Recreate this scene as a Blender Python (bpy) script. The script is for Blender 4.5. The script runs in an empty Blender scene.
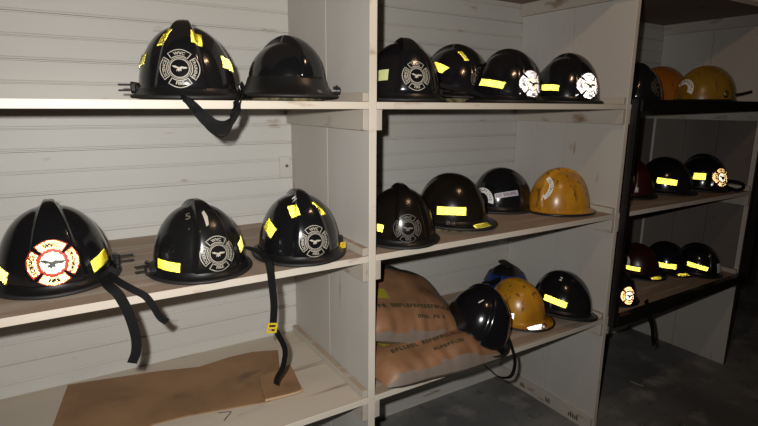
import bpy, bmesh, math, random
from mathutils import Vector, Matrix, Euler
from mathutils.bvhtree import BVHTree
from mathutils.geometry import tessellate_polygon
random.seed(4)
SC = bpy.context.scene
COL = SC.collection
PI = math.pi
R = math.radians

# ------------------------------------------------------------------ camera survey
S = 1.1
FPX = 511.17
YAW, PIT, ROL = R(31.72), R(-12.06), R(.44)
CAM = Vector((-.6103, -1, -.0041)) * S
_F = Vector((math.sin(YAW)*math.cos(PIT), math.cos(YAW)*math.cos(PIT), math.sin(PIT)))
_R0 = Vector((math.cos(YAW), -math.sin(YAW), 0)); _U0 = _R0.cross(_F)
_R = _R0*math.cos(ROL) + _U0*math.sin(ROL)
_U = -_R0*math.sin(ROL) + _U0*math.cos(ROL)
def at(u, v, ax, val):
    d = _F + _R*((u-379)/FPX) + _U*((213-v)/FPX)
    return CAM + d*((val-CAM[ax])/d[ax])
D = .4638*S
X1, X2, X3 = 0.0, .9314*S, 1.8785*S
ZU, ZM, ZL, ZT, ZF = 0.0, -.3568*S, -.7287*S, .3673*S, -1.1686*S
TH = .0175

# ------------------------------------------------------------------ materials
def mat(name, col, rough=.6, metal=0, nodes=None, spec=.5, coat=0):
    m = bpy.data.materials.new(name); m.use_nodes = True
    b = m.node_tree.nodes['Principled BSDF']
    b.inputs['Base Color'].default_value = (*col, 1)
    b.inputs['Roughness'].default_value = rough
    b.inputs['Metallic'].default_value = metal
    b.inputs['Specular IOR Level'].default_value = spec
    b.inputs['Coat Weight'].default_value = coat
    b.inputs['Coat Roughness'].default_value = .06
    if nodes: nodes(m.node_tree, b)
    return m
def noise_mix(nt, b, c1, c2, scale, lo, hi, stretch=(1,1,1), detail=6, bump=.0, prev=None, rough=None):
    tc = nt.nodes.new('ShaderNodeTexCoord'); mp = nt.nodes.new('ShaderNodeMapping')
    mp.inputs['Scale'].default_value = stretch
    nt.links.new(tc.outputs['Object'], mp.inputs['Vector'])
    n = nt.nodes.new('ShaderNodeTexNoise'); n.inputs['Scale'].default_value = scale; n.inputs['Detail'].default_value = detail
    nt.links.new(mp.outputs['Vector'], n.inputs['Vector'])
    r = nt.nodes.new('ShaderNodeMapRange'); r.inputs['From Min'].default_value = lo; r.inputs['From Max'].default_value = hi
    nt.links.new(n.outputs['Fac'], r.inputs['Value'])
    mx = nt.nodes.new('ShaderNodeMix'); mx.data_type = 'RGBA'
    nt.links.new(r.outputs['Result'], mx.inputs['Factor'])
    if prev is None: mx.inputs['A'].default_value = (*c1, 1)
    else: nt.links.new(prev, mx.inputs['A'])
    mx.inputs['B'].default_value = (*c2, 1)
    nt.links.new(mx.outputs['Result'], b.inputs['Base Color'])
    if bump:
        bp = nt.nodes.new('ShaderNodeBump'); bp.inputs['Strength'].default_value = bump; bp.inputs['Distance'].default_value = .002
        nt.links.new(n.outputs['Fac'], bp.inputs['Height']); nt.links.new(bp.outputs['Normal'], b.inputs['Normal'])
    return mx.outputs['Result']
def painted(c1, c2, c3, st, amt=(.56,.72), dirt=(.66,.74)):
    def f(nt, b):
        p = noise_mix(nt, b, c1, c2, 2.5, .35, .7, st)
        p = noise_mix(nt, b, None, c3, 26, dirt[0], dirt[1], st, prev=p, bump=.25)
    return f
M = {}
M['wall'] = mat('painted_siding', (.5,.5,.45), .55, nodes=painted((.53,.515,.475), (.47,.445,.395), (.30,.22,.15), (.25,1,1), dirt=(.68,.76)))
M['panel'] = mat('painted_plank', (.5,.5,.45), .5, nodes=painted((.52,.50,.46), (.45,.41,.36), (.30,.22,.15), (1,1,.22), dirt=(.68,.78)))
M['cleat'] = mat('painted_cleat', (.5,.5,.45), .5, nodes=painted((.50,.47,.41), (.38,.30,.23), (.22,.13,.08), (1,.3,1), dirt=(.60,.74)))
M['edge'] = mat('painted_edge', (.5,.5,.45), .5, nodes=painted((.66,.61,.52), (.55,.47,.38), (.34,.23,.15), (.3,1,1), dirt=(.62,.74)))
M['board'] = mat('worn_shelf_wood', (.4,.3,.2), .7, nodes=painted((.38,.285,.205), (.27,.18,.12), (.46,.39,.31), (.12,1,1), dirt=(.52,.68)))
M['lowboard'] = mat('scuffed_painted_shelf', (.4,.3,.2), .6, nodes=painted((.54,.47,.38), (.42,.33,.24), (.24,.15,.10), (.12,1,1), dirt=(.60,.74)))
M['under'] = mat('bare_underside_wood', (.2,.15,.1), .8, nodes=painted((.25,.19,.14), (.20,.14,.10), (.12,.08,.05), (.12,1,1)))
M['gap'] = mat('seam_dark', (.10,.07,.05), .9)
def conc(nt, b):
    p = noise_mix(nt, b, (.21,.20,.19), (.105,.10,.095), 2.2, .35, .65)
    p = noise_mix(nt, b, None, (.32,.30,.27), 7, .54, .76, prev=p)
    p = noise_mix(nt, b, None, (.08,.075,.07), 26, .60, .78, prev=p, bump=.5)
M['floor'] = mat('stained_concrete', (.1,.1,.1), .75, nodes=conc)
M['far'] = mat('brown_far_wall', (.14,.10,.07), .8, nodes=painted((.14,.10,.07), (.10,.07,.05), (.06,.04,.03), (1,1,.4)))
def scuffed(base, c2, scr, lo=.70):
    def f(nt, b):
        p = noise_mix(nt, b, base, c2, 9, .45, .75)
        p = noise_mix(nt, b, None, scr, 55, lo, lo+.06, (1,1,.35), prev=p)
    return f
M['black'] = mat('glossy_black_shell', (.006,.006,.007), .16, nodes=scuffed((.006,.006,.007), (.010,.009,.009), (.05,.045,.04), .72), coat=.3)
M['matte'] = mat('scuffed_black_shell', (.01,.01,.01), .22, nodes=scuffed((.008,.008,.008), (.014,.012,.011), (.10,.09,.08), .66))
M['brown'] = mat('smoky_black_shell', (.008,.006,.004), .2, nodes=scuffed((.006,.0045,.0035), (.012,.009,.006), (.06,.045,.03), .71))
M['red'] = mat('dark_red_shell', (.03,.004,.004), .3, nodes=scuffed((.03,.004,.004), (.012,.004,.003), (.05,.02,.015)))
M['yellow'] = mat('sooty_yellow_shell', (.6,.3,.02), .28, nodes=scuffed((.50,.23,.015), (.28,.11,.010), (.16,.06,.012), .60))
M['amber'] = mat('amber_shell', (.6,.3,.02), .3, nodes=scuffed((.30,.10,.008), (.18,.055,.006), (.2,.06,.01), .62))
M['lemon'] = mat('mustard_shell', (.6,.38,.02), .3, nodes=scuffed((.30,.165,.014), (.18,.09,.008), (.18,.09,.02), .60))
M['brim'] = mat('black_brim', (.005,.005,.005), .36, nodes=scuffed((.005,.005,.005), (.009,.008,.008), (.05,.04,.035), .70))
M['rubber'] = mat('rubber_trim', (.012,.011,.010), .6)
M['web'] = mat('black_webbing', (.006,.006,.006), .8, spec=.15)
M['plastic'] = mat('black_plastic', (.014,.013,.012), .35)
M['tan'] = mat('tan_liner', (.16,.13,.06), .9, nodes=lambda nt, b: noise_mix(nt, b, (.20,.155,.075), (.05,.045,.02), 45, .45, .6))
M['buckle'] = mat('yellow_buckle', (.65,.45,.03), .4)
M['metal'] = mat('dull_steel', (.45,.42,.36), .35, 1)
M['frame'] = mat('black_painted_steel', (.008,.007,.007), .35, nodes=scuffed((.007,.006,.006), (.014,.011,.010), (.04,.03,.025), .68))
M['rust'] = mat('reddish_brown_steel', (.07,.03,.02), .5)
M['silver'] = mat('silver_print', (.46,.42,.34), .45)
M['dimsilver'] = mat('faded_print', (.13,.11,.09), .5)
M['chalk'] = mat('white_marker', (.7,.68,.62), .6)
M['ink'] = mat('black_ink', (.012,.012,.015), .5)
M['dimink'] = mat('faded_violet_ink', (.16,.13,.17), .5)
M['redink'] = mat('red_border_ink', (.55,.05,.02), .5)
M['white'] = mat('white_sticker', (.82,.80,.76), .4)
M['grayst'] = mat('lilac_grey_sticker', (.50,.46,.50), .4)
M['teal'] = mat('teal_print', (.05,.25,.25), .4)
M['pale'] = mat('pale_yellow_sticker', (.62,.66,.30), .4)
M['dullyel'] = mat('dull_yellow_tape', (.42,.38,.02), .4)
M['blue'] = mat('blue_band', (.006,.018,.10), .35)
M['smoke'] = mat('smoked_lens', (.02,.03,.04), .12)
def card(nt, b):
    p = noise_mix(nt, b, (.30,.165,.078), (.22,.12,.055), 5, .4, .62)
    p = noise_mix(nt, b, None, (.13,.075,.04), 14, .60, .74, (.5,1,1), prev=p)
M['card'] = mat('brown_cardboard', (.3,.17,.08), .8, nodes=card)
M['cardedge'] = mat('torn_cardboard_edge', (.46,.30,.17), .85)
def bagm(nt, b):
    p = noise_mix(nt, b, (.27,.135,.066), (.19,.095,.046), 12, .4, .6, (1,1,1), bump=.3)
M['bag'] = mat('orange_paper_sack', (.44,.22,.1), .5, nodes=bagm)
M['bagend'] = mat('grey_paper_sack_end', (.19,.15,.12), .6)
M['bagink'] = mat('dark_green_print', (.018,.03,.016), .6)
M['bagyel'] = mat('olive_yellow_print', (.30,.25,.02), .6)
M['baggreen'] = mat('dark_green_sack_top', (.030,.042,.034), .6)
def prism(name, c, r):
    m = mat(name, c, r, 1); return m
M['retroY'] = prism('yellow_prismatic_tape', (.985,.915,.42), .175)
M['retroW'] = prism('white_prismatic_tape', (.98,.97,.98), .18)
M['retroP'] = prism('pinkish_prismatic_tape', (.98,.93,.92), .18)
M['retroC'] = prism('cream_prismatic_tape', (.98,.94,.84), .19)
M['retroG'] = prism('gold_prismatic_tape', (.97,.83,.60), .20)

# ------------------------------------------------------------------ object helpers
def link(o, parent=None):
    COL.objects.link(o)
    if parent is not None: o.parent = parent
    return o
def from_py(name, verts, faces, m, parent=None, smooth=False, fm=None):
    me = bpy.data.meshes.new(name); me.from_pydata([tuple(v) for v in verts], [], faces)
    for x in (m if isinstance(m, (list, tuple)) else [m]): me.materials.append(x)
    if fm: me.polygons.foreach_set('material_index', fm)
    if smooth: me.polygons.foreach_set('use_smooth', [True]*len(me.polygons))
    me.update()
    return link(bpy.data.objects.new(name, me), parent)
def bm_obj(name, bm, m, parent=None, smooth=False):
    me = bpy.data.meshes.new(name); bm.normal_update(); bm.to_mesh(me); bm.free()
    for x in (m if isinstance(m, (list, tuple)) else [m]): me.materials.append(x)
    if smooth: me.polygons.foreach_set('use_smooth', [True]*len(me.polygons))
    return link(bpy.data.objects.new(name, me), parent)
def tag(o, label=None, cat=None, group=None, kind=None):
    if label: o['label'] = label
    if cat: o['category'] = cat
    if group: o['group'] = group
    if kind: o['kind'] = kind
    return o
def empty(name, loc=(0,0,0), rot=(0,0,0)):
    o = bpy.data.objects.new(name, None); o.location = loc; o.rotation_euler = rot
    o.empty_display_size = .05
    return link(o)
def box(bm, a, b, bev=0, mi=0):
    a = Vector(a); b = Vector(b); c = (a+b)/2; s = b-a
    r = bmesh.ops.create_cube(bm, size=1, matrix=Matrix.Translation(c) @ Matrix.Diagonal((abs(s.x), abs(s.y), abs(s.z), 1)))
    fs = set(f for v in r['verts'] for f in v.link_faces)
    for f in fs: f.material_index = mi
    if bev:
        es = list(set(e for v in r['verts'] for e in v.link_edges))
        r2 = bmesh.ops.bevel(bm, geom=es, offset=bev, segments=1, affect='EDGES')
        for f in r2['faces']: f.material_index = mi
def catmull(pts, n=8):
    P = [Vector(p) for p in pts]; P = [P[0]*2-P[1]] + P + [P[-1]*2-P[-2]]; out = []
    for i in range(1, len(P)-2):
        for k in range(n):
            t = k/n
            a, b, c, d = P[i-1:i+3]
            out.append(.5*((2*b) + (c-a)*t + (2*a-5*b+4*c-d)*t*t + (3*b-a-3*c+d)*t**3))
    out.append(P[-2]); return out
def ribbon(name, pts, w, th, side, m, parent=None, n=8, twist=0, spline=True):
    """flat webbing swept along pts, wide direction near `side`"""
    P = catmull(pts, n) if spline else [Vector(p) for p in pts]
    V = []; Fc = []
    for i, p in enumerate(P):
        t = (P[min(i+1, len(P)-1)] - P[max(i-1, 0)]).normalized()
        s = Vector(side) if not callable(side) else side(i/(len(P)-1))
        s = (s - t*s.dot(t)).normalized(); nn = t.cross(s)
        if twist:
            q = Matrix.Rotation(twist*i/(len(P)-1), 3, t); s = q @ s; nn = q @ nn
        for a, b in ((-1,-1),(1,-1),(1,1),(-1,1)): V.append(p + s*a*w/2 + nn*b*th/2)
        if i:
            o = 4*(i-1)
            for k in range(4): Fc.append((o+k, o+(k+1)%4, o+4+(k+1)%4, o+4+k))
    Fc.append((3,2,1,0)); o = 4*(len(P)-1); Fc.append((o,o+1,o+2,o+3))
    return from_py(name, V, Fc, m, parent)
def tube(name, pts, r, m, parent=None, n=8, k=8, closed=False, spline=True):
    P = catmull(pts, n) if spline else [Vector(p) for p in pts]
    V = []; Fc = []; L = len(P)
    ref = Vector((0,0,1))
    for i, p in enumerate(P):
        a = P[(i-1) % L] if closed else P[max(i-1,0)]; b = P[(i+1) % L] if closed else P[min(i+1,L-1)]
        t = (b-a).normalized(); s = t.cross(ref)
        if s.length < .1: s = t.cross(Vector((1,0,0)))
        s.normalize(); nn = t.cross(s)
        for j in range(k):
            an = 2*PI*j/k; V.append(p + s*math.cos(an)*r + nn*math.sin(an)*r)
        if i or closed:
            o = (i-1) % L
            for j in range(k): Fc.append((o*k+j, o*k+(j+1)%k, i*k+(j+1)%k, i*k+j))
    if not closed: Fc += [tuple(range(k))[::-1], tuple((L-1)*k+j for j in range(k))]
    return from_py(name, V, Fc, m, parent, smooth=True)
def text_geo(txt, size):
    c = bpy.data.curves.new('t', 'FONT'); c.body = txt; c.size = size; c.align_x = 'CENTER'; c.align_y = 'CENTER'; c.resolution_u = 2
    c.offset = size*.018
    o = bpy.data.objects.new('t', c); COL.objects.link(o)
    bpy.context.view_layer.update()
    me = o.to_mesh(); V = [v.co.copy() for v in me.vertices]; Fc = [tuple(p.vertices) for p in me.polygons]
    o.to_mesh_clear(); bpy.data.objects.remove(o); bpy.data.curves.remove(c)
    return V, Fc

# ------------------------------------------------------------------ the setting
def siding(name, x0, x1, y, z0, z1):
    """horizontal beaded siding: profile extruded along X"""
    prof = []; z = z0
    pitch = .0575; k0 = math.floor((z0-.040)/pitch)
    prof.append((y, z0))
    k = k0+1
    while .040+k*pitch < z1:
        zz = .040+k*pitch; dp = .0055 if k % 2 else .003; w = .0026 if k % 2 else .002
        prof += [(y, zz-w), (y+dp, zz-w*.4), (y+dp, zz+w*.4), (y, zz+w), (y, zz+w+.0035), (y+.0012, zz+w+.0045), (y, zz+w+.0055)]
        k += 1
    prof.append((y, z1))
    V = []; Fc = []
    for i, (a, b) in enumerate(prof):
        V += [(x0, a, b), (x1, a, b)]
        if i: Fc.append((2*i-2, 2*i-1, 2*i+1, 2*i))
    n = len(V); V += [(x0, y+.03, z0), (x1, y+.03, z0), (x0, y+.03, z1), (x1, y+.03, z1)]
    Fc += [(n, n+2, n+3, n+1), (0, n, n+1, 1), (n-2, n-1, n+3, n+2)]
    return from_py(name, V, Fc, M['wall'])
tag(siding('wall_back', -1.7, X3+.35, D, ZF+.0005, 1.05), kind='structure')
bm = bmesh.new(); box(bm, (-2.2,-2.6,ZF-.03), (5.2,3.2,ZF)); tag(bm_obj('floor', bm, M['floor']), kind='structure')
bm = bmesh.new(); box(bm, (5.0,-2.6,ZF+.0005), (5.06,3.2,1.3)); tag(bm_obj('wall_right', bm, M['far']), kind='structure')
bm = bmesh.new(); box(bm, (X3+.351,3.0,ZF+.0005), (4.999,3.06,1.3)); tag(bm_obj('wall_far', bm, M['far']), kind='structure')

# ------------------------------------------------------------------ shelving
SH = tag(empty('shelving_unit', (0,0,ZF)), 'white painted built-in wooden shelving of open bays along the boarded wall', 'shelving')
SHO = Vector((0,0,ZF))
def part_bm(name, bm, m, parent):
    bmesh.ops.translate(bm, verts=bm.verts, vec=-SHO)
    return bm_obj(name, bm, m, parent)
def shelf(x0, x1, z, top, edge=None):
    """board: body, painted front edge face, bare underside"""
    bm = bmesh.new(); box(bm, (x0, 0, z-TH), (x1, D-.001, z), .0008)
    for f in bm.faces:
        c = f.calc_center_median(); f.material_index = 0
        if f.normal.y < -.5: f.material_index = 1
        elif f.normal.z < -.5: f.material_index = 2
    return part_bm('shelf_board', bm, [M[top], M['edge'] if edge is None else M[edge], M['under']], SH)
XL = -1.45
for (a, b) in ((XL, X1-.021), (X1, X2-.001), (X2+.02, X3)):
    for z, tp in ((ZU, 'board'), (ZM, 'board'), (ZL, 'lowboard' if a == XL else 'board'), (ZT+TH, 'board')):
        bb = b
        shelf(a+.0005, bb-.0005, z, tp)
def divider(x0, x1, seams, m='panel', edge='edge'):
    """vertical planks side by side with open seams, floor to above the top shelf"""
    ys = [0] + seams + [D-.001]; bm = bmesh.new()
    for i in range(len(ys)-1):
        box(bm, (x0, ys[i]+(.0011 if i else 0), ZF+.001), (x1, ys[i+1]-(.0011 if i < len(ys)-2 else 0), .62), .0008)
    box(bm, (x0+.006, .002, ZF+.002), (x1-.006, D-.003, .61), 0, 1)
    for f in bm.faces:
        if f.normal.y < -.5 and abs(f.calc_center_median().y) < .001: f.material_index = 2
    return part_bm('divider_panel', bm, [M[m], M['gap'], M[edge]], SH)
divider(X1-.021, X1, [.238])
divider(X2, X2+.020, [.252, .40])
divider(X3, X3+.020, [.262], edge='rust')
def cleat(x0, x1, z0, z1, y0=.0, y1=None, top=None):
    bm = bmesh.new(); box(bm, (x0, y0, z0), (x1, (D-.004) if y1 is None else y1, z1), .001)
    if top:
        for f in bm.faces:
            if f.normal.z > .5: f.material_index = 1
    return part_bm('cleat', bm, [M['cleat'], M['board']], SH)
for xd in (X1-.021, X2, X3):
    cw = .016
    for z in (ZU, ZM, ZL):
        cleat(xd-.0005-cw, xd-.0005, z-TH-.052, z-TH-.0005, .001)      # carries the shelf
        cleat(xd-.0005-cw, xd-.0005, z+.0005, z+.022, .003, None, True)      # kick strip on the shelf
    cleat(xd-.0005-cw, xd-.0005, ZT-.05, ZT-.0005, .001)
    if xd != X3: cleat(xd-.0005-cw, xd-.0005, ZF+.001, ZF+.055, .003)
for xd in (X1, X2+.02):
    for z in (ZU, ZM, ZL):
        cleat(xd+.0005, xd+.0165, z-TH-.052, z-TH-.0005, .001)
# stencilled stamps along the base strip of the middle bay
for k, (yy, w) in enumerate(((.36, .03), (.215, .026), (.085, .05))):
    V, Fc = [], []
    for j in range(5):
        y0 = yy - w/2 + w*j/5; h = .016 + .004*((j*7+k) % 3)
        x = X2-.0005-.016-.0006
        o = len(V); V += [(x, y0, -SHO.z+ZF+.018), (x, y0+w/7, ZF-SHO.z+.018), (x, y0+w/7, ZF-SHO.z+.018+h), (x, y0, ZF-SHO.z+.018+h)]; Fc.append((o,o+1,o+2,o+3))
    from_py('stamped_print', V, Fc, M['gap'], SH)

# darker-coloured inner boarding of the right bay, between the lowest and the upper shelf
M['dim'] = mat('dark_inner_board', (.2,.16,.13), .7, nodes=painted((.17,.145,.125), (.12,.095,.08), (.07,.05,.035), (1,1,.3)))
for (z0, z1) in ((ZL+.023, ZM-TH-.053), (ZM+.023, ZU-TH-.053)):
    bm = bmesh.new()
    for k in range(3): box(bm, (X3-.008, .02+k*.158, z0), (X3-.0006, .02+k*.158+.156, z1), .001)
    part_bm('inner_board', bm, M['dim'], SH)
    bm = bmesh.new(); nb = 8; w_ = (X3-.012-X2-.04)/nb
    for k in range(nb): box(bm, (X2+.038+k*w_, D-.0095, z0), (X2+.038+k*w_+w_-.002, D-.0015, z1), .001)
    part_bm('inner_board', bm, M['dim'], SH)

# steel frame on the right bay
def slab(parent, name, a, b, m, o, bev=.001):
    bm = bmesh.new(); box(bm, Vector(a)-Vector(o), Vector(b)-Vector(o), bev); return bm_obj(name, bm, m, parent)
fo = (X2+.02, -.02, ZL)
fr = tag(empty('metal_frame', fo), 'black painted steel frame standing at the front of the right bay', 'frame')
xa, xb = X2+.022, X3+.055
slab(fr, 'post', (xa,-.026,ZL-.036), (xa+.022,-.002,.017), M['frame'], fo)
slab(fr, 'post', (xb-.03,-.034,ZL-.036), (xb,-.002,.017), M['frame'], fo)
slab(fr, 'rail', (xa+.023,-.030,-.024), (xb-.031,-.002,.017), M['frame'], fo)
slab(fr, 'rail', (xa+.023,-.030,ZL-.036), (xb-.031,-.002,ZL+.006), M['frame'], fo)

# wall plate
p = at(284.5, 167, 1, D); wp = tag(empty('wall_plate', (p.x, D, p.z)), 'small painted metal wall plate with a hole, beside the left divider', 'wall plate')
bm = bmesh.new(); box(bm, (-.0185,-.006,-.036), (.0185,-.0003,.036), .002); bm_obj('plate', bm, M['wall'], wp)
bm = bmesh.new()
bmesh.ops.create_cone(bm, cap_ends=True, segments=16, radius1=.005, radius2=.005, depth=.002, matrix=Matrix.Translation((.006,-.0068,.004)) @ Matrix.Rotation(PI/2,4,'X')); bm_obj('hole', bm, M['gap'], wp)

# ------------------------------------------------------------------ helmets
NA, NT = 128, 26
def sstep(x): x = max(0, min(1, x)); return x*x*(3-2*x)
def shell_pt(al, t, K):
    e = t*PI/2
    rr = math.cos(e)**K['n'] if t < 1 else 0
    ay = K['bf'] if math.cos(al) > 0 else K['br']
    x = K['a']*rr*math.sin(al); y = -ay*rr*math.cos(al)
    z = K['zb'] + K['h']*math.sin(e)**K['m']
    front = sstep(.5+math.cos(al)*1.5)
    low = 1-t
    w = (1-front)*(K['cw']+.010*low) + front*(K['cw']+K['flare']*low**1.1)
    hc = K['hc']*((1-front)*(1-.6*low) + front*(1-.62*low))
    d = hc*sstep((w+K['soft']/2-abs(x))/K['soft'])
    if t < .03: d *= t/.03
    n = Vector((x/K['a']**2, y/ay**2, (z-K['zb'])/K['h']**2)); n.normalize()
    return Vector((x, y, z)) + n*d
KB = dict(a=.101, bf=.108, br=.117, h=.140, zb=.019, n=.90, m=1.0, cw=.010, flare=.040, hc=.0125, soft=.010)
KA = dict(KB, a=.092, bf=.100, br=.110, zb=.050, h=.097, hc=.017, flare=.03, cw=.011, n=1.02)
KLOW = dict(KB, hc=.0045, flare=.012, cw=.02, soft=.02, bf=.108, br=.116)       # rounder shell with a low ridge
def make_shell_mesh(K):
    V = []; Fc = []
    for i in range(NT):
        t = i/NT
        for j in range(NA): V.append(shell_pt(2*PI*j/NA, t, K))
        if i:
            for j in range(NA): Fc.append(((i-1)*NA+j, (i-1)*NA+(j+1)%NA, i*NA+(j+1)%NA, i*NA+j))
    V.append(shell_pt(0, 1, K)); tp = len(V)-1
    for j in range(NA): Fc.append(((NT-1)*NA+j, (NT-1)*NA+(j+1)%NA, tp))
    return V, Fc
def brim_rim(al, K, B):
    c = math.cos(al); front = max(0, c); rear = max(0, -c)
    off = B['side'] + (B['front']-B['side'])*front**1.5 + (B['rear']-B['side'])*rear**1.5
    z = B['z'] + B['dip']*math.sin(al)**2*-1 + B['rz']*rear**2 + B['fz']*front**2
    return off, z
BR = dict(side=.014, front=.014, rear=.022, z=.0105, dip=.0, rz=-.003, fz=-.002)
BR2 = dict(side=.017, front=.016, rear=.036, z=.0105, dip=.0, rz=-.003, fz=-.001)    # wide brimmed
BRA = dict(side=.033, front=.036, rear=.038, z=.0105, dip=.0, rz=-.003, fz=-.001)
def make_brim_mesh(K, B):
    prof = [(0,1),(.18,.62),(.45,.30),(.75,.12),(1,0)]
    V = []; Fc = []; nr = len(prof)*2
    for j in range(NA):
        al = 2*PI*j/NA; off, z = brim_rim(al, K, B)
        ay = K['bf'] if math.cos(al) > 0 else K['br']
        top = K['zb']+.006
        dr = Vector((math.sin(al), -math.cos(al), 0)); base = Vector((K['a']*math.sin(al), -ay*math.cos(al), 0))
        pts = []
        for (s, q) in prof: pts.append(base + dr*(off*s+.0015) + Vector((0,0, z + (top-z)*q + .0012)))
        for (s, q) in reversed(prof): pts.append(base + dr*(off*s-.004) + Vector((0,0, z + (top-z)*q - .003)))
        V += pts
    for j in range(NA):
        k = (j+1) % NA
        for i in range(nr-1): Fc.append((j*nr+i, k*nr+i, k*nr+i+1, j*nr+i+1))
    return V, Fc
def rim_pts(K, B):
    out = []
    for j in range(96):
        al = 2*PI*j/96; off, z = brim_rim(al, K, B); ay = K['bf'] if math.cos(al) > 0 else K['br']
        out.append(Vector((K['a']*math.sin(al), -ay*math.cos(al), 0)) + Vector((math.sin(al), -math.cos(al), 0))*(off) + Vector((0,0,z-.001)))
    return out
GEO = {}
def geo(kind):
    if kind not in GEO:
        K, B = {'crest': (KB, BR), 'crestwide': (KA, BRA), 'round': (KLOW, BR), 'wide': (KLOW, BR2)}[kind]
        sv, sf = make_shell_mesh(K); bv, bf = make_brim_mesh(K, B)
        bvh = BVHTree.FromPolygons([tuple(v) for v in sv+bv], sf + [tuple(i+len(sv) for i in f) for f in bf])
        GEO[kind] = dict(K=K, B=B, sv=sv, sf=sf, bv=bv, bf=bf, rim=rim_pts(K, B), bvh=bvh, cache={})
    return GEO[kind]
class Frame:
    """a sticker's own flat drawing frame, pressed onto the shell by ray casting"""
    def __init__(s, bvh, al, el, zc=.045, rot=0, yc=0.0, xc=0.0):
        al, el = R(al), R(el); s.bvh = bvh
        s.N = Vector((math.cos(el)*math.sin(al), -math.cos(el)*math.cos(al), math.sin(el)))
        c = Vector((xc, yc, zc)); h = bvh.ray_cast(c+s.N*.4, -s.N)
        s.P = h[0] if h[0] else c+s.N*.1
        T = Vector((0,0,1)).cross(s.N).normalized(); B = s.N.cross(T)
        s.T = T*math.cos(R(rot)) + B*math.sin(R(rot)); s.B = -T*math.sin(R(rot)) + B*math.cos(R(rot))
    def pt(s, u, v, off=.0008):
        o = s.P + s.T*u + s.B*v + s.N*.08
        h = s.bvh.ray_cast(o, -s.N, .16)
        if h[0] is None: return s.P + s.T*u + s.B*v + s.N*off
        n = h[1] if h[1].dot(s.N) > 0 else -h[1]
        n = (n + s.N).normalized()
        return h[0] + n*off
def inpoly(x, y, P):
    c = False; j = len(P)-1
    for i in range(len(P)):
        if (P[i][1] > y) != (P[j][1] > y) and x < (P[j][0]-P[i][0])*(y-P[i][1])/(P[j][1]-P[i][1])+P[i][0]: c = not c
        j = i
    return c
def prism_cells(fr, polys, s, V, Fc, off=.0021):
    """corner-cube microprisms, real little three-sided mirrors; on strongly turned stickers the cubes are canted"""
    c = fr.cant if getattr(fr, 'cant', None) is not None else fr.N
    tx = Vector((0,0,1)).cross(c).normalized() if abs(c.z) < .99 else fr.T; ty = c.cross(tx)
    R_ = max(math.hypot(*p) for P in polys for p in P)*1.15
    hh = s*math.sqrt(3)/2; dep = s*.408; n = int(R_/hh)+2
    for r in range(-n, n):
        for q in range(-int(R_/s)-3, int(R_/s)+4):
            x0 = q*s + (r % 2)*s/2; y0 = r*hh
            for tri in (((x0,y0),(x0+s,y0),(x0+s/2,y0+hh)), ((x0+s,y0),(x0+1.5*s,y0+hh),(x0+s/2,y0+hh))):
                cx = sum(p[0] for p in tri)/3; cy = sum(p[1] for p in tri)/3
                h = fr.bvh.ray_cast(fr.P + tx*cx + ty*cy + c*.08, -c, .16)
                if h[0] is None: continue
                d = h[0]-fr.P
                if not any(inpoly(d.dot(fr.T), d.dot(fr.B), P) for P in polys): continue
                o3 = h[0] + c*off
                a3 = [o3 + tx*(p[0]-cx) + ty*(p[1]-cy) for p in tri]
                o = len(V); V += a3 + [o3 - c*dep]; Fc += [(o,o+1,o+3),(o+1,o+2,o+3),(o+2,o,o+3)]
def fill_poly(fr, P, V, Fc, off, sub=.006):
    """flat outline pressed on the shell, finely divided"""
    bm = bmesh.new(); vs = [bm.verts.new((p[0], p[1], 0)) for p in P]; bm.faces.new(vs)
    bmesh.ops.triangulate(bm, faces=bm.faces[:])
    for _ in range(3):
        es = [e for e in bm.edges if e.calc_length() > sub]
        if not es: break
        bmesh.ops.subdivide_edges(bm, edges=es, cuts=1); bmesh.ops.triangulate(bm, faces=bm.faces[:])
    bm.verts.index_update(); o = len(V)
    V += [fr.pt(v.co.x, v.co.y, off) for v in bm.verts]; Fc += [tuple(o+v.index for v in f.verts) for f in bm.faces]
    bm.free()
def line(fr, pts, w, V, Fc, off, closed=False):
    n = len(pts); o = len(V)
    for i, p in enumerate(pts):
        a = pts[(i-1) % n] if closed else pts[max(i-1,0)]; b = pts[(i+1) % n] if closed else pts[min(i+1,n-1)]
        tx, ty = b[0]-a[0], b[1]-a[1]; l = math.hypot(tx, ty) or 1; nx, ny = -ty/l*w/2, tx/l*w/2
        V += [fr.pt(p[0]+nx, p[1]+ny, off), fr.pt(p[0]-nx, p[1]-ny, off)]
    for i in range(n if closed else n-1):
        k = (i+1) % n; Fc.append((o+2*i, o+2*i+1, o+2*k+1, o+2*k))
def arc(r, a0, a1, n=10): return [(r*math.cos(R(a0+(a1-a0)*i/n)), r*math.sin(R(a0+(a1-a0)*i/n))) for i in range(n+1)]
def lobe(c, ri, ro, half):
    inner = arc(ri, c-half*1.02, c+half*1.02, 8)
    outer = arc(ro, c+half, c-half, 8)
    # pointed corners, slightly flared
    outer[0] = tuple(q*1.03 for q in outer[0]); outer[-1] = tuple(q*1.03 for q in outer[-1])
    outer = [tuple(q*(1+.05*math.cos((i-4)/4*PI/2)) for q in p) for i, p in enumerate(outer)]
    return inner + outer
EAGLE = [(-.50,.16),(-.28,.17),(-.12,.08),(0,.05),(.12,.11),(.2,.10),(.5,.06),(.46,-.02),(.28,-.05),(.18,-.02),(.10,-.10),(.13,-.2),(.0,-.16),(-.04,-.26),(-.12,-.14),(-.2,-.24),(-.18,-.08),(-.1,-.03),(-.34,.04)]
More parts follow.
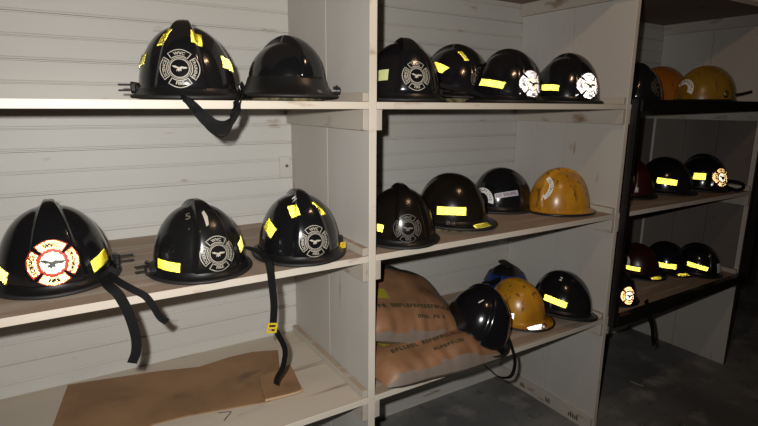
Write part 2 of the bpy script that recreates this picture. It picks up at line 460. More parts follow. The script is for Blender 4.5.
def text_on(fr, txt, size, cx, cy, rot, V, Fc, off, curve=None):
    tv, tf = text_geo(txt, size); o = len(V)
    for v in tv:
        if curve:   # bent round a circle of radius |curve| about the frame's centre, letters upright at angle cx
            a = R(cx) - v.x/curve; r = curve + v.y
            x, y = r*math.cos(a), r*math.sin(a)
            if cy < 0:
                a = R(cx) + v.x/curve; r = curve - v.y; x, y = r*math.cos(a), r*math.sin(a)
        else:
            c_, s_ = math.cos(R(rot)), math.sin(R(rot)); x, y = cx + v.x*c_ - v.y*s_, cy + v.x*s_ + v.y*c_
        V.append(fr.pt(x, y, off))
    Fc += [tuple(o+i for i in f) for f in tf]
def emblem(root, fr, rad, style, label=None):
    sc = lambda P: [(p[0]*rad, p[1]*rad) for p in P]
    centre = arc(.50, 0, 342.9, 20)
    if style in ('outline', 'faint'):
        m = M['silver'] if style == 'outline' else M['dimsilver']
        V, Fc = [], []; w = rad*.042
        for c in (0, 90, 180, 270): line(fr, sc(lobe(c, .66, .97, 37)), w, V, Fc, .0009, True)
        line(fr, sc(centre), w, V, Fc, .0009, True); line(fr, sc(arc(.58,0,342.9,20)), w*.7, V, Fc, .0009, True)
        fill_poly(fr, sc([(p[0]*.8, p[1]*.8) for p in EAGLE]), V, Fc, .001)
        e = from_py('emblem', V, Fc, m, root); lm = m
    else:
        li, hw_ = (.64, 37) if style == 'gold' else (.56, 39)
        pm = {'gold': M['retroG'], 'pink': M['retroP']}[style]
        V, Fc = [], []
        for c in (0, 90, 180, 270): fill_poly(fr, sc(lobe(c, .58, 1.02, 40)), V, Fc, .0006)
        fill_poly(fr, sc(arc(.60, 0, 342.9, 20)), V, Fc, .0006)
        n0 = len(Fc)
        prism_cells(fr, [sc(lobe(c, li, .98, hw_)) for c in (0, 90, 180, 270)], rad*.075, V, Fc, .0024); nm = len(Fc)
        prism_cells(fr, [sc(centre)], rad*.075, V, Fc, .0024); n1 = len(Fc)
        fill_poly(fr, sc(EAGLE), V, Fc, .0030)
        e = from_py('emblem', V, Fc, [M['redink'] if style == 'gold' else M['ink'], pm, M['ink'], M['retroC']], root, fm=[0]*n0+[1]*(nm-n0)+[3]*(n1-nm)+[2]*(len(Fc)-n1)); lm = M['ink']
    if label: e['label'] = label
    V, Fc = [], []; off = .0010 if style in ('outline','faint') else .0032
    sz = rad*.25
    text_on(fr, 'WVC', sz, 90, 1, 0, V, Fc, off, curve=rad*.81)
    text_on(fr, 'FIRE', sz, 270, -1, 0, V, Fc, off, curve=rad*.81)
    text_on(fr, 'SCIENCE', sz*.95, 180, 1, 0, V, Fc, off, curve=rad*.81)
    text_on(fr, 'TRAINING', sz*.9, 0, 1, 0, V, Fc, off, curve=rad*.81)
    from_py('emblem_lettering', V, Fc, lm, e)
    return e
def tape(root, fr, w, h, skew=0, m='retroY', s=.0034, name='reflective_tape', quad=None):
    h *= .9
    P = quad or [(-w/2-skew,-h/2),(w/2-skew,-h/2),(w/2+skew,h/2),(-w/2+skew,h/2)]
    V, Fc = [], []
    fill_poly(fr, [(p[0]*1.05, p[1]*1.10) for p in P], V, Fc, .0006); n0 = len(Fc)
    prism_cells(fr, [P], s, V, Fc)
    base = {'retroY':'dullyel'}.get(m, 'white')
    return from_py(name, V, Fc, [M[base], M[m]], root, fm=[0]*n0+[1]*(len(Fc)-n0))
def sticker(root, fr, P, m, name='sticker', txt=None, size=.006, tm='ink', cx=0, cy=0, rot=0, curve=None):
    V, Fc = [], []; fill_poly(fr, P, V, Fc, .0008)
    o = from_py(name, V, Fc, M[m], root)
    if txt:
        V, Fc = [], []; text_on(fr, txt, size, cx, cy, rot, V, Fc, .0012, curve); from_py('sticker_lettering', V, Fc, M[tm], o)
    return o
def rect(w, h): return [(-w/2,-h/2),(w/2,-h/2),(w/2,h/2),(-w/2,h/2)]
def mark(root, fr, txt, size, m='chalk', rot=0, name='painted_number'):
    V, Fc = [], []; text_on(fr, txt, size, 0, 0, rot, V, Fc, .001); return from_py(name, V, Fc, M[m], root)
def bracket(root, side, g, prongs=True, z=.028):
    x = (g['K']['a']+.010)*side
    bm = bmesh.new()
    bmesh.ops.create_cone(bm, cap_ends=True, segments=20, radius1=.013, radius2=.011, depth=.014, matrix=Matrix.Translation((x,0,z)) @ Matrix.Rotation(PI/2,4,'Y'))
    box(bm, (x-.006,-.016,z-.010), (x+.006,.030,z+.010), .003)
    if prongs:
        for dz in (-.006, .006): box(bm, (x+side*.004,-.002,z+dz-.002), (x+side*.034,.004,z+dz+.002), .001)
    return bm_obj('side_bracket', bm, M['plastic'], root)
def knob(root, g, al=180, z=.024, r=.017):
    K = g['K']; a = R(al); ay = K['br'] if math.cos(a) < 0 else K['bf']
    d = Vector((math.sin(a), -math.cos(a), 0)); p = Vector((K['a']*math.sin(a), -ay*math.cos(a), z)) + d*(brim_rim(a, K, g['B'])[0]-.001)
    bm = bmesh.new()
    rotm = Vector((0,0,1)).rotation_difference(d).to_matrix().to_4x4()
    bmesh.ops.create_cone(bm, cap_ends=True, segments=18, radius1=r, radius2=r*.8, depth=.018, matrix=Matrix.Translation(p) @ rotm)
    for k in range(9):
        q = Matrix.Translation(p) @ rotm @ Matrix.Rotation(2*PI*k/9, 4, 'Z') @ Matrix.Translation((r,0,0))
        bmesh.ops.create_cube(bm, size=.005, matrix=q)
    return bm_obj('adjuster_knob', bm, M['plastic'], root)
def helmet(x, y, z, front, kind='crest', shell='black', brim='brim', label='', group=None, scale=1, tilt=(0,0), lift=0, liner=False, brackets=(1,-1), name='fire_helmet', trim='rubber', rawyaw=False):
    """front: direction the helmet faces, degrees to the right (as seen from the camera) of straight at the camera"""
    g = geo(kind)
    az = math.degrees(math.atan2(x-CAM.x, y-CAM.y))
    psi = front if rawyaw else front-az
    q = Euler((R(tilt[0]), R(tilt[1]), 0)).to_matrix().to_4x4()
    root = empty(name, (x, y, z+lift)); root.scale = (scale,)*3
    root.rotation_euler = (Matrix.Rotation(R(psi), 4, 'Z') @ q).to_euler()
    if tilt != (0,0):   # keep the lowest rim point on what carries it
        mn = min((root.rotation_euler.to_matrix() @ p).z for p in g['rim'])-.004
        root.location.z = z + lift - mn*scale + .0004
    else: root.location.z += -(min(p.z for p in g['rim'])-.0040)*scale + .0004
    tag(root, label, 'helmet', group or 'fire helmets on the shelves')
    key = (kind, shell)
    if key not in g['cache']:
        me = bpy.data.meshes.new('shell'); me.from_pydata([tuple(v) for v in g['sv']], [], g['sf']); me.materials.append(M[shell])
        me.polygons.foreach_set('use_smooth', [True]*len(me.polygons)); g['cache'][key] = me
    so = link(bpy.data.objects.new('shell', g['cache'][key]), root)
    key = (kind, 'b', brim)
    if key not in g['cache']:
        me = bpy.data.meshes.new('brim'); me.from_pydata([tuple(v) for v in g['bv']], [], g['bf']); me.materials.append(M[brim])
        me.polygons.foreach_set('use_smooth', [True]*len(me.polygons)); g['cache'][key] = me
    link(bpy.data.objects.new('brim', g['cache'][key]), root)
    tube('edge_trim', g['rim'], .0042, M[trim], root, k=8, closed=True, spline=False)
    for s in brackets: bracket(root, s, g)
    if liner:
        K = g['K']; V = []; Fc = []
        for j in range(64):
            a = 2*PI*j/64; ay = K['bf'] if math.cos(a) > 0 else K['br']
            for (s_, zz) in ((.93,.026),(.955,.002-lift/scale*.8+.001*math.sin(7*a)),(.80,.001-lift/scale*.8),(.76,.026)):
                V.append((K['a']*s_*math.sin(a), -ay*s_*math.cos(a), max(zz, -lift/scale+.0005)))
            k = (j+1) % 64
            for i in range(4): Fc.append((j*4+i, k*4+i, k*4+(i+1)%4, j*4+(i+1)%4))
        from_py('liner', V, Fc, M['tan'], root, smooth=True)
    vd = CAM - Vector((x, y, z+.07)); vl = ((Matrix.Rotation(R(psi), 4, 'Z') @ q).to_3x3().inverted() @ vd).normalized()
    def F(d, el, brim=None, **kw):
        """frame at view offset d degrees right of the side facing the camera"""
        al = d-az-psi
        if brim is not None:
            a_ = R(al); K = g['K']; ay = K['bf'] if math.cos(a_) > 0 else K['br']
            off, zz = brim_rim(a_, K, g['B']); rho = math.hypot(K['a']*math.sin(a_), ay*math.cos(a_)) + off*brim
            kw['zc'] = zz + .004 - rho*math.tan(R(el))
        f = Frame(g['bvh'], al, el, **kw)
        ang = f.N.angle(vl); k = min(1, R(38)/ang)*.85 if ang > R(12) else .5
        f.cant = f.N.slerp(vl, k).normalized()
        return f
    return root, F, g
def world_part(fn, root):
    """run a builder giving world coordinates, then hang the result on root"""
    o = fn(); bpy.context.view_layer.update()
    o.parent = root; o.matrix_parent_inverse = root.matrix_world.inverted(); return o
def strap(root, pts, w=.016, side=(1,0,0), name='chin_strap', th=.0022, twist=0, m='web'):
    return world_part(lambda: ribbon(name, pts, w, th, side, M[m], None, 8, twist), root)
def buckle(root, c, m='buckle', s=1, rz=0):
    def f():
        bm = bmesh.new()
        for dz in (-.012, 0, .012): box(bm, (-.013*s,-.003,dz*s-.0022), (.013*s,.003,dz*s+.0022), .001)
        for dx in (-.012, .012): box(bm, (dx*s-.0022,-.003,-.014*s), (dx*s+.0022,.003,.014*s), .001)
        bmesh.ops.transform(bm, matrix=Matrix.Translation(c) @ Matrix.Rotation(R(rz),4,'Y'), verts=bm.verts)
        return bm_obj('buckle', bm, M[m])
    return world_part(f, root)

def glyphs(root, fr, n, w, h, m, seed, name='printed_line', gap=.25):
    """print too worn to read: a row of short block strokes"""
    rnd = random.Random(seed); V, Fc = [], []; cw = w/n
    for k in range(n):
        if rnd.random() < .09: continue
        x0 = -w/2+k*cw; x1 = x0+cw*(1-gap)
        kind = rnd.randrange(4)
        fill_poly(fr, [(x0,-h/2),(x0+cw*.28,-h/2),(x0+cw*.28,h/2),(x0,h/2)], V, Fc, .0015, .02)
        if kind != 1: fill_poly(fr, [(x0,h/2-h*.25),(x1,h/2-h*.25),(x1,h/2),(x0,h/2)], V, Fc, .0016, .02)
        if kind in (0,2): fill_poly(fr, [(x0,-h*.12),(x1,-h*.12),(x1,h*.12),(x0,h*.12)], V, Fc, .0016, .02)
        if kind in (1,2,3): fill_poly(fr, [(x0,-h/2),(x1,-h/2),(x1,-h/2+h*.25),(x0,-h/2+h*.25)], V, Fc, .0016, .02)
        if kind == 3: fill_poly(fr, [(x1-cw*.25,-h/2),(x1,-h/2),(x1,h/2),(x1-cw*.25,h/2)], V, Fc, .0017, .02)
    return from_py(name, V, Fc, M[m], root)

def XU(u, y, z):      # x of the point seen in column u at depth y and height z
    lo, hi = -2, 4
    for _ in range(50):
        m_ = (lo+hi)/2; d = Vector((m_, y, z))-CAM
        if 379+FPX*d.dot(_R)/d.dot(_F) < u: lo = m_
        else: hi = m_
    return lo
ST = dict(w=.062, h=.022)
# --- upper shelf, left bay
def H(u, y, zs, front, *a, **k):
    p = at_u(u, y, zs); return helmet(p.x, p.y, zs, front, *a, **k)
def at_u(u, y, zs): return Vector((XU(u, y, zs+.06), y, zs))
def rocker(r, F, d, el, m='white', rad=.045, a0=40, a1=150, txt='', rot=0, w=.013, tm='ink', **kw):
    """curved name sticker"""
    fr = F(d, el, rot=rot, **kw); P = arc(rad+w/2, a0, a1, 16) + arc(rad-w/2, a1, a0, 16)
    mid = R((a0+a1)/2); cx, cy = rad*math.cos(mid), rad*math.sin(mid)
    V, Fc = [], []; fill_poly(fr, [(x-cx, y-cy) for x, y in P], V, Fc, .0008); o = from_py('rocker_sticker', V, Fc, M[m], r)
    V, Fc = [], []; rnd = random.Random(int(d+el+w*1e4)); n = 9; L = R(a1-a0)*rad
    for k in range(n):
        for q in range(3):
            t0 = -L/2*.85 + L*.85*k/n + rnd.uniform(0,.4)*L/n*.5; t1 = t0 + L/n*rnd.uniform(.15,.6)
            v0 = rnd.uniform(-.32,.2)*w; v1 = v0 + rnd.uniform(.08,.2)*w
            P4 = []
            for (tt, vv) in ((t0,v0),(t1,v0),(t1,v1),(t0,v1)):
                an = mid - tt/rad; P4.append(fr.pt((rad+vv)*math.cos(an)-cx, (rad+vv)*math.sin(an)-cy, .0013))
            oo = len(V); V += P4; Fc.append((oo,oo+1,oo+2,oo+3))
    from_py('worn_print', V, Fc, M[tm], o)
    return o
r, F, g = H(188, .135, ZU, -8, label='black fire helmet with silver emblem and chin straps looping below the upper left shelf', brackets=(-1,), scale=1.02)
emblem(r, F(-8, 10), .037, 'outline')
for d in (-32, 16): tape(r, F(d, 47), .023, .034, .003)
tape(r, F(62, 20, rot=-12), .045, .028); tape(r, F(-76, 22, rot=10), .05, .026)
bracket(r, 1, g, False)
strap(r, [at(180,97,1,.02), at(187,100.5,1,-.012), at(196,112,1,-.012), at(207,124,1,-.014), at(222,128,1,-.012), at(232,121,1,-.012), at(240,104,1,-.012), at(243,90,1,.02), at(241,84,1,.06)], .013, (.3,0,1))
strap(r, [at(184,98,1,.03), at(190,102,1,-.012), at(200,117,1,-.009), at(212,131,1,-.010), at(226,131,1,-.010), at(233,116,1,-.008), at(238,101,1,-.012), at(241,92,1,.03)], .008, (.3,.2,1))
strap(r, [at(186,98,1,.03), at(192,102,1,-.014), at(204,113,1,-.011), at(216,122,1,-.016), at(228,122,1,-.015), at(234,110,1,-.011), at(236,100,1,-.014), at(239,90,1,.03)], .010, (.6,0,1))
world_part(lambda: tube('cord', [at(196,108,1,-.006), at(206,127,1,-.007), at(220,137,1,-.007), at(230,130,1,-.007), at(236,112,1,-.007), at(238,98,1,-.004)], .0016, M['web']), r)
r, F, g = H(287, .175, ZU, 42, 'crestwide', label='plain black fire helmet with crest and flared brim, beside the left divider', lift=.006, liner=True, brackets=(), scale=.97)
knob(r, g, 40, .024, .012)
sticker(r, F(40, 50, brim=.5), rect(.014,.012), 'dimsilver', 'scuff_label')
# --- upper shelf, middle bay
r, F, g = H(402, .125, ZU, 20, label='black fire helmet with silver ring emblem and pale patch, leftmost on the middle upper shelf', scale=1.03)
emblem(r, F(20, 12), .036, 'outline')
sticker(r, F(-34, 14, rot=4), rect(.045,.028), 'pale', 'patch')
r, F, g = H(454, .325, ZU, 58, label='black fire helmet on tan liner, second from the left on the middle upper shelf', lift=.012, liner=True, scale=1.10, brackets=())
emblem(r, F(50, 8), .036, 'faint')
tape(r, F(-37, 32, rot=-18), .062, .026, .006); tape(r, F(22, 52), .014, .04, -.006)
strap(r, [at(437,84,1,.13), at(452,88,1,.10), at(468,91,1,.09), at(484,96,1,.08), at(497,98.5,1,.085)], .012, (0,0,1))
r, F, g = H(506, .15, ZU, 50, label='black helmet with long yellow side bar and glowing white emblem, third on middle upper shelf', brackets=(), scale=1.02)
emblem(r, F(46, 8, rot=0), .040, 'pink'); tape(r, F(-28, 10, rot=-9), .085, .022, .002)
strap(r, [at(500,92,1,.03), at(512,95,1,.01), at(524,97,1,.006), at(536,99,1,.006)], .010, (0,0,1))
r, F, g = H(566, .14, ZU, 46, label='black fire helmet with glowing white emblem, rightmost on the middle upper shelf', brackets=(), scale=1.03)
emblem(r, F(42, 8), .040, 'pink'); tape(r, F(-34, 6, rot=-3), .072, .020)
# --- middle shelf, left bay
r, F, g = H(55, .195, ZM, -1, label='large black fire helmet with glowing orange cross emblem and two hanging straps', scale=1.07, brackets=(1,))
emblem(r, F(-3, 12), .041, 'gold', 'orange cross emblem with white centre'); tape(r, F(49, 8, zc=.035, rot=15), .052, .026, .002); tape(r, F(-66, 6, zc=.035, rot=-16), .055, .026)
strap(r, [at(103,277,1,.06), at(108,285,1,.01), at(117,293,1,-.012), at(125,306,1,-.016), at(131,320,1,-.017), at(136,338,1,-.017), at(136,352,1,-.017), at(132,363,1,-.017)], .019, (1,0,.3))
strap(r, [at(108,274,1,.07), at(118,281,1,.03), at(132,289,1,.00), at(145,296,1,-.014), at(153,306,1,-.017), at(160,317,1,-.018), at(167,322,1,-.018)], .014, (1,0,.6))
r, F, g = H(199, .115, ZM, 20, shell='matte', label='black fire helmet with scraped crest and chalk number 5, middle of the left bay', scale=1.0, brackets=(-1,))
emblem(r, F(21, 10), .038, 'outline'); tape(r, F(-43, 2, zc=.035, rot=-2), .066, .022); tape(r, F(72, 10, rot=8), .045, .026)
mark(r, F(-20, 60), '5', .026, 'dimsilver', 20)
sticker(r, F(14, 52), [(-.003,-.02),(.003,-.016),(.005,.004),(.001,.022),(-.005,.016),(-.004,0)], 'silver', 'paint_scrape')
knob(r, g, 270, .022, .015)
r, F, g = H(299, .115, ZM, 18, label='black fire helmet with four yellow patches and a strap hanging down to the cardboard', brackets=(), scale=1.02)
emblem(r, F(20, 8), .037, 'outline'); tape(r, F(-52, 24, rot=-28), .045, .030); tape(r, F(-9, 50, rot=6), .022, .036, -.005); tape(r, F(44, 50, rot=4), .020, .036, -.006)
mark(r, F(-12, 68), '2', .026, 'chalk', 15); bracket(r, 1, g, False)
strap(r, [at(246,247,1,.14), at(255,250,1,.08), at(263,255,1,.03), at(269,264,1,-.012), at(272,285,1,-.016), at(274,305,1,-.016), at(273,327,1,-.016)], .017, (1,0,0))
strap(r, [at(273,327,1,-.016), at(279,336,1,-.012), at(285,350,1,.02), at(283,366,1,.05), at(277,378,1,.08), at(276,384,1,.09)], .013, (1,.2,0), twist=.9)
buckle(r, at(272,328,1,-.018), s=.85, rz=12)
buckle(r, at(343,245,1,.06), s=.5)
# --- middle shelf, middle bay
r, F, g = H(400, .105, ZM, 16, label='black fire helmet with dim ring emblem, just right of the left divider, middle shelf', shell='brown', scale=.98, brackets=())
emblem(r, F(12, 8), .038, 'faint'); tape(r, F(-42, 6, rot=-2), .05, .022)
r, F, g = H(450, .165, ZM, -112, 'wide', label='black fire helmet with broad bright yellow side bar and tan liner under its brim', brackets=(), lift=.012, liner=True, shell='brown', scale=1.0)
tape(r, F(3, 8), .086, .027); tape(r, F(-60, 5), .05, .022)
tape(r, F(50, 50, brim=.45, rot=-2), .062, .022); mark(r, F(2, -12), '09-14', .012, 'dimsilver')
r, F, g = H(500, .285, ZM, -70, 'round', label='black helmet with curved white rocker sticker and pale name strip, left of the yellow one', brackets=(), scale=.98)
rocker(r, F, -30, 20, a0=-5, a1=130, rad=.040, w=.019, tm='dimsilver')
ns = sticker(r, F(16, 18, rot=9), rect(.088,.020), 'grayst', 'name_strip')
glyphs(ns, F(16, 18, rot=9), 12, .078, .010, 'dimink', 4, 'worn_print')
r, F, g = H(559, .142, ZM, -58, 'crest', shell='yellow', brim='yellow', label='sooty yellow fire helmet with black brim edge, right end of the middle bay', brackets=(), scale=.97, trim='plastic')
rocker(r, F, -20, 34, a0=-55, a1=60, rad=.045, w=.016)
# --- lower shelf, middle bay
r, F, g = H(505, .385, ZL, -60, 'round', shell='matte', label='black helmet with a blue goggle band, behind the sooty yellow helmet', brackets=(), scale=.84)
K = g['K']; V, Fc = [], []
for j in range(65):
    a = 2*PI*j/64; ay = K['bf'] if math.cos(a) > 0 else K['br']
    for q, t in ((.005,.22),(.008,.26),(.008,.50),(.005,.54)):
        e = t*PI/2; rr = math.cos(e)**.9; V.append((( K['a']*rr+q)*math.sin(a), -(ay*rr+q)*math.cos(a), K['zb']+K['h']*math.sin(e)))
for j in range(64):
    for i in range(3): Fc.append((j*4+i, (j+1)*4+i, (j+1)*4+i+1, j*4+i+1))
from_py('goggle_band', V, Fc, M['blue'], r, smooth=True)
bm = bmesh.new(); box(bm, (-.05,-.02,K['zb']+K['h']-.004), (.05,.02,K['zb']+K['h']+.014), .006); bm_obj('top_clip', bm, M['plastic'], r)
strap(r, [at(500,279,1,.30), at(490,283,1,.26), at(482,284,1,.24)], .018, (0,0,1))
r, F, g = H(516, .185, ZL, -118, 'wide', shell='yellow', brim='yellow', label='sooty yellow fire helmet with two pale bars, in the middle of the lower shelf', brackets=(), scale=.97)
tape(r, F(-20, 4, zc=.04), .060, .024, m='retroW'); tape(r, F(38, 50, brim=.45), .070, .022, m='retroW')
world_part(lambda: tube('brim_ring', [at(544,326,1,.03)+Vector((math.cos(2*PI*k/12)*.010, 0, math.sin(2*PI*k/12)*.010)) for k in range(12)], .002, M['metal'], closed=True, spline=False), r)
r, F, g = H(560, .112, ZL, -115, 'round', label='black fire helmet marked 2 with bright yellow bar, right of the sooty yellow one', brackets=(), tilt=(2,-9), scale=1.0)
tape(r, F(-12, 8, rot=-10), .085, .024); mark(r, F(-8, 58), '2', .024, 'chalk', -10)
p = at_u(470, .075, ZL)
r, F, g = helmet(p.x+.012, .072, ZL+.018, 34, 'crest', shell='black', label='black fire helmet marked 1, leaning on the paper sacks', brackets=(), tilt=(14,14), scale=1.02)
mark(r, F(-28, 58), '1', .026, 'chalk', -20); tape(r, F(-40, 50, brim=.4, rot=-10), .036, .020, s=.003)
strap(r, [at(505,332,1,.03), at(511,345,1,.00), at(515,362,1,-.014), at(511,376,1,-.012), at(500,377,1,-.012), at(490,370,1,-.014), at(482,362,1,-.012), at(477,354,1,-.006)], .013, (0,1,0))
# --- right bay, upper shelf
r, F, g = H(635, .14, ZU, 24, label='black helmet half hidden behind the painted post, upper shelf of the right bay', brackets=(), scale=.95)
emblem(r, F(52, 14), .036, 'faint')
r, F, g = H(659, .35, ZU, -65, 'wide', shell='amber', brim='amber', label='amber helmet between a black one and a mustard one on the framed bay top', brackets=(), scale=1.12)
tape(r, F(-24, 2, zc=.035), .045, .012, m='retroW'); tape(r, F(-24, -4, zc=.022), .045, .009, m='retroY')
r, F, g = H(704, .155, ZU, -70, 'wide', shell='lemon', brim='brim', label='mustard yellow helmet with dark brim and white rocker, right end of the upper shelf', brackets=(), scale=1.08)
rocker(r, F, -40, 28, a0=-20, a1=150, rad=.034, w=.022, tm='dimsilver')
world_part(lambda: tube('brim_ring', [at(726,94,1,.0)+Vector((math.cos(2*PI*k/12)*.013, 0, math.sin(2*PI*k/12)*.013)) for k in range(12)], .003, M['metal'], closed=True, spline=False), r)
strap(r, [at(728,97,1,.06), at(736,95,1,.03), at(744,93.5,1,.02), at(752,91.5,1,.01)], .012, (0,0,1), m='plastic')
# --- right bay, middle shelf
r, F, g = H(628, .22, ZM, 40, shell='red', label='dark red helmet in shadow behind the black post, middle shelf', brackets=())
sticker(r, F(20, 0), rect(.008,.02), 'silver', 'scratch')
r, F, g = H(664, .20, ZM, -110, 'round', label='black helmet with one bright yellow bar, between two others on the framed middle shelf', brackets=(), scale=1.0)
tape(r, F(8, 10, rot=-5), .078, .027)
r, F, g = H(702, .155, ZM, 50, label='black helmet with small yellow square and gold emblem, right end of the framed middle shelf', brackets=(), scale=1.0)
tape(r, F(-6, 16), .048, .032); emblem(r, F(48, 14), .040, 'gold')
strap(r, [at(722,181,1,.10), at(733,181.5,1,.04), at(742,184,1,.005), at(743,188,1,.0), at(736,190,1,.015), at(724,186,1,.08)], .016, (0,0,1))
# --- right bay, lower shelf
r, F, g = H(614, .115, ZL, 30, label='black helmet showing only a gold emblem beside the black post, lower shelf', brackets=(), scale=.85)
emblem(r, F(40, 6), .040, 'gold')
r, F, g = H(636, .27, ZL, -115, 'wide', shell='red', label='dark red helmet with yellow bar and small rocker, lower shelf of the framed bay', brackets=(), scale=.92)
tape(r, F(-14, 4), .092, .022); rocker(r, F, -26, 30, a0=-10, a1=90, rad=.04, w=.014, tm='teal'); tape(r, F(50, 50, brim=.45), .06, .02)
strap(r, [at(646,300,1,-.0365), at(648,312,1,-.042), at(652,326,1,-.042), at(653,338,1,-.042), at(654,345,1,-.042)], .022, (1,0,0))
r, F, g = H(665, .225, ZL, -112, 'wide', label='black helmet with yellow side bar and brim bar, centre of the framed lower shelf', brackets=(), scale=.90)
tape(r, F(2, 4), .108, .028); tape(r, F(46, 50, brim=.45), .065, .02)
r, F, g = H(698, .118, ZL, 60, 'crest', label='black helmet with slanted yellow bar, right end of the framed lower shelf', brackets=(), scale=.88)
tape(r, F(0, 10, rot=-10), .10, .024); tape(r, F(-58, 22, rot=-22), .06, .024); sticker(r, F(66, 6), rect(.04,.05), 'white', 'patch')

# ------------------------------------------------------------------ paper sacks
def sack(name, L, W, H, label, loc, rot, seed, top='bag'):
    rnd = random.Random(seed); nx, ny = 60, 60; V = []; Fc = []
    ph = [rnd.uniform(0, 6.28) for _ in range(8)]
    def pt(i, j, s):
        u = i/nx*2-1; v = j/ny*2-1
        eu = (1-abs(u)**3.2)**.55 if abs(u) < 1 else 0; ev = (1-abs(v)**4)**.5 if abs(v) < 1 else 0
        h = H/2*eu*ev
        wr = .004*math.sin(5*u+2*v+ph[0])*ev + .0022*math.sin(9*v-4*u+ph[1])*eu + .0016*math.sin(19*u+ph[2]+5*v)*v*v + .0012*math.sin(33*u+7*v+ph[3])*v**4 + .0022*abs(math.sin(6*u*v+ph[6]))
        pinch = 1-.05*abs(u)**6
        x = u*L/2*(1-.03*abs(v)**2+.008*math.sin(5*v+ph[4])); y = v*W/2*pinch*(1+.012*math.sin(6*u+ph[5]))
        return Vector((x, y, H*.3 + (1.4 if s > 0 else .6)*s*(h + (wr if s > 0 else wr*.2)*min(1, h/(H*.15)))))
    for s in (1, -1):
        o = len(V)
        for i in range(nx+1):
            for j in range(ny+1): V.append(pt(i, j, s))
        for i in range(nx):
            for j in range(ny):
                a = o+i*(ny+1)+j; q = (a, a+ny+1, a+ny+2, a+1); Fc.append(q if s > 0 else q[::-1])
    root = empty(name, loc, rot); tag(root, label, 'sack', 'paper sacks on the lower shelf')
    fm = []
    for f in Fc:
        c = sum((V[k] for k in f), Vector())/len(f); t = c.y/(W/2)
        fm.append(1 if t < -.945 else (2 if t > .45 else 0))
    body = from_py('sack_body', V, Fc, [M['bag'], M['bagend'], M['baggreen']], root, smooth=True, fm=fm)
    bvh = BVHTree.FromPolygons([tuple(v) for v in V], Fc)
    class TF(Frame):
        def __init__(s, x, y, rot=0, N=(0,0,1)):
            s.bvh = bvh; s.N = Vector(N).normalized(); s.P = Vector((x, y, H/2)) + s.N*0
            T = Vector((1,0,0)); T = (T - s.N*T.dot(s.N)).normalized(); B = s.N.cross(T)
            s.T = T*math.cos(R(rot))+B*math.sin(R(rot)); s.B = -T*math.sin(R(rot))+B*math.cos(R(rot))
        def pt(s, u, v, off=.001):
            o = s.P + s.T*u + s.B*v + s.N*.3; h = bvh.ray_cast(o, -s.N)
            return (h[0] + s.N*off) if h[0] else s.P + s.T*u + s.B*v
    return root, TF
for i, (loc, rot, lab, sd) in enumerate((
    ((.235, .138, ZL+.006), (R(2), R(2), R(-2)), 'lower orange paper sack, flat on the shelf with its grey end at the edge', 3),
    ((.205, .235, ZL+.106), (R(17), R(17), R(0)), 'upper orange paper sack with dark green back, lying on the other sack', 8))):
    root, TF = sack('paper_sack', .44 if i == 0 else .42, .38, .105 if i == 0 else .125, lab, loc, rot, sd)
    N = (0,-.55,.83)
    glyphs(root, TF(-.02, -.075, 2, N), 21, .28, .0135, 'bagink', 5+i)
    glyphs(root, TF(.02, -.115, 2, N), 9, .11, .011, 'bagink', 9+i)
    glyphs(root, TF(.145, -.10, 2, N), 4, .055, .034, 'bagink', 19+i, 'printed_panel', .05)
    V, Fc = [], []; fill_poly(TF(-.135, -.02, 0, N), rect(.06,.04), V, Fc, .0016); from_py('printed_patch', V, Fc, M['bagyel'], root)

# ------------------------------------------------------------------ cardboard on the lower left shelf
def sheet(name, px, th, m, label, z0, lift=None):
    P = [at(u, v, 2, z0) for u, v in px]; n = len(P); c = sum(P, Vector())/n
    bm = bmesh.new(); vs = [bm.verts.new(q-c) for q in P]; f = bm.faces.new(vs); bm.normal_update()
    if f.normal.z < 0: f.normal_flip()
    r = bmesh.ops.extrude_face_region(bm, geom=[f]); ev = [g for g in r['geom'] if isinstance(g, bmesh.types.BMVert)]
    bmesh.ops.translate(bm, verts=ev, vec=(0,0,th))
    bmesh.ops.recalc_face_normals(bm, faces=bm.faces)
    o = bm_obj(name, bm, M[m]); o.location = c + Vector((0,0,.0005)); return o
c1 = sheet('cardboard_sheet', [(68,386),(90,382.5),(120,378),(160,372),(199,368),(230,358),(252,353),(278,351),(280,372),(270,402),(230,409),(190,416),(154,425),(130,436),(100,452),(40,462),(53,427)], .0035, 'card', '', ZL)
tag(c1, 'long flat sheet of stained brown cardboard lying on the lower left shelf', 'cardboard')
c2 = sheet('cardboard_flap', [(260,378),(274,373),(290,366),(295,375),(301.5,390),(290,394),(265,400.5),(262,390)], .005, 'card', '', ZL+.0045)
tag(c2, 'small folded piece of brown cardboard under the end of the hanging strap', 'cardboard')
V = [at(265,400.5,2,ZL+.006), at(290,394.5,2,ZL+.006), at(301.5,390.5,2,ZL+.006), at(300,386,2,ZL+.006)]
world_part(lambda: tube('folded_edge', V, .0035, M['cardedge'], n=4), c2)
bpy.context.view_layer.update()
# scribble on the shelf
sp = [at(218,413,2,ZL), at(226,412.2,2,ZL), at(231,412,2,ZL), at(228,416,2,ZL), at(224,421,2,ZL)]
mk = ribbon('pencil_mark', [q+Vector((0,0,.0007))-SHO for q in sp], .003, .0006, (.7,.7,0), M['gap'], SH, 4)

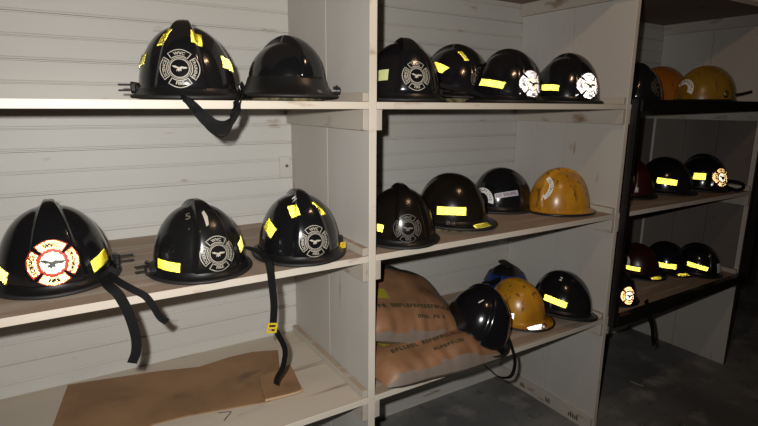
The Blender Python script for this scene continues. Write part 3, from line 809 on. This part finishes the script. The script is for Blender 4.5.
# ------------------------------------------------------------------ bits on the floor
fz = ZF+.0046
cb = tube('cable', [at(662,337,2,fz), at(668,336,2,fz), at(674,339,2,fz), at(682,344,2,fz), at(688,348,2,fz)], .004, M['web'])
tag(cb, 'thin dark cable lying on the concrete below the framed bay', 'cable')
st = tube('stick', [at(630,381,2,fz), at(637,384,2,fz), at(644,386,2,fz)], .0035, M['under'])
tag(st, 'short brown stick on the concrete floor', 'stick')
pb = bmesh.new(); bmesh.ops.create_icosphere(pb, subdivisions=2, radius=.009)
for v in pb.verts: v.co *= random.uniform(.8, 1.15)
pb = bm_obj('pebble', pb, M['gap']); pb.location = at(679,423,2,ZF+.0115); tag(pb, 'small dark lump on the concrete at the bottom edge', 'debris')

# ------------------------------------------------------------------ light
def point(name, loc, e, col, r):
    l = bpy.data.lights.new(name, 'POINT'); l.energy = e; l.color = col; l.shadow_soft_size = r
    o = bpy.data.objects.new(name, l); o.location = loc; COL.objects.link(o); return o
l = bpy.data.lights.new('camera_flash', 'SPOT'); l.energy = 78; l.color = (1,.985,.955); l.shadow_soft_size = .012
l.spot_size = R(126); l.spot_blend = 1
fl = bpy.data.objects.new('camera_flash', l); fl.location = CAM - _R*.055 + _U*.048; COL.objects.link(fl)
fl.rotation_euler = Vector((math.sin(R(22))*.98, math.cos(R(22))*.98, -.19)).to_track_quat('-Z', 'Y').to_euler()
point('ceiling_bulb', (.25,-.60,.80), 4, (1,.62,.36), .02)
point('ceiling_bulb', (.36,-.56,.80), 4, (1,.62,.36), .02)
w = bpy.data.worlds.new('world'); SC.world = w; w.use_nodes = True
w.node_tree.nodes['Background'].inputs['Color'].default_value = (.9,.75,.6,1)
w.node_tree.nodes['Background'].inputs['Strength'].default_value = .012

# ------------------------------------------------------------------ camera and view
cd = bpy.data.cameras.new('camera'); cam = bpy.data.objects.new('camera', cd); COL.objects.link(cam)
cd.sensor_fit = 'HORIZONTAL'; cd.sensor_width = 36; cd.lens = 36*FPX/758; cd.clip_start = .02
m3 = Matrix((_R, _U, -_F)).transposed(); cam.matrix_world = Matrix.Translation(CAM) @ m3.to_4x4()
SC.camera = cam
SC.view_settings.view_transform = 'Standard'; SC.view_settings.look = 'None'; SC.view_settings.gamma = 1
SC.view_settings.use_curve_mapping = False; SC.view_settings.exposure = 0
try:
    SC.cycles.blur_glossy = .0; SC.cycles.max_bounces = 8; SC.cycles.glossy_bounces = 6
    SC.cycles.sample_clamp_indirect = 6; SC.cycles.caustics_reflective = True
except Exception: pass
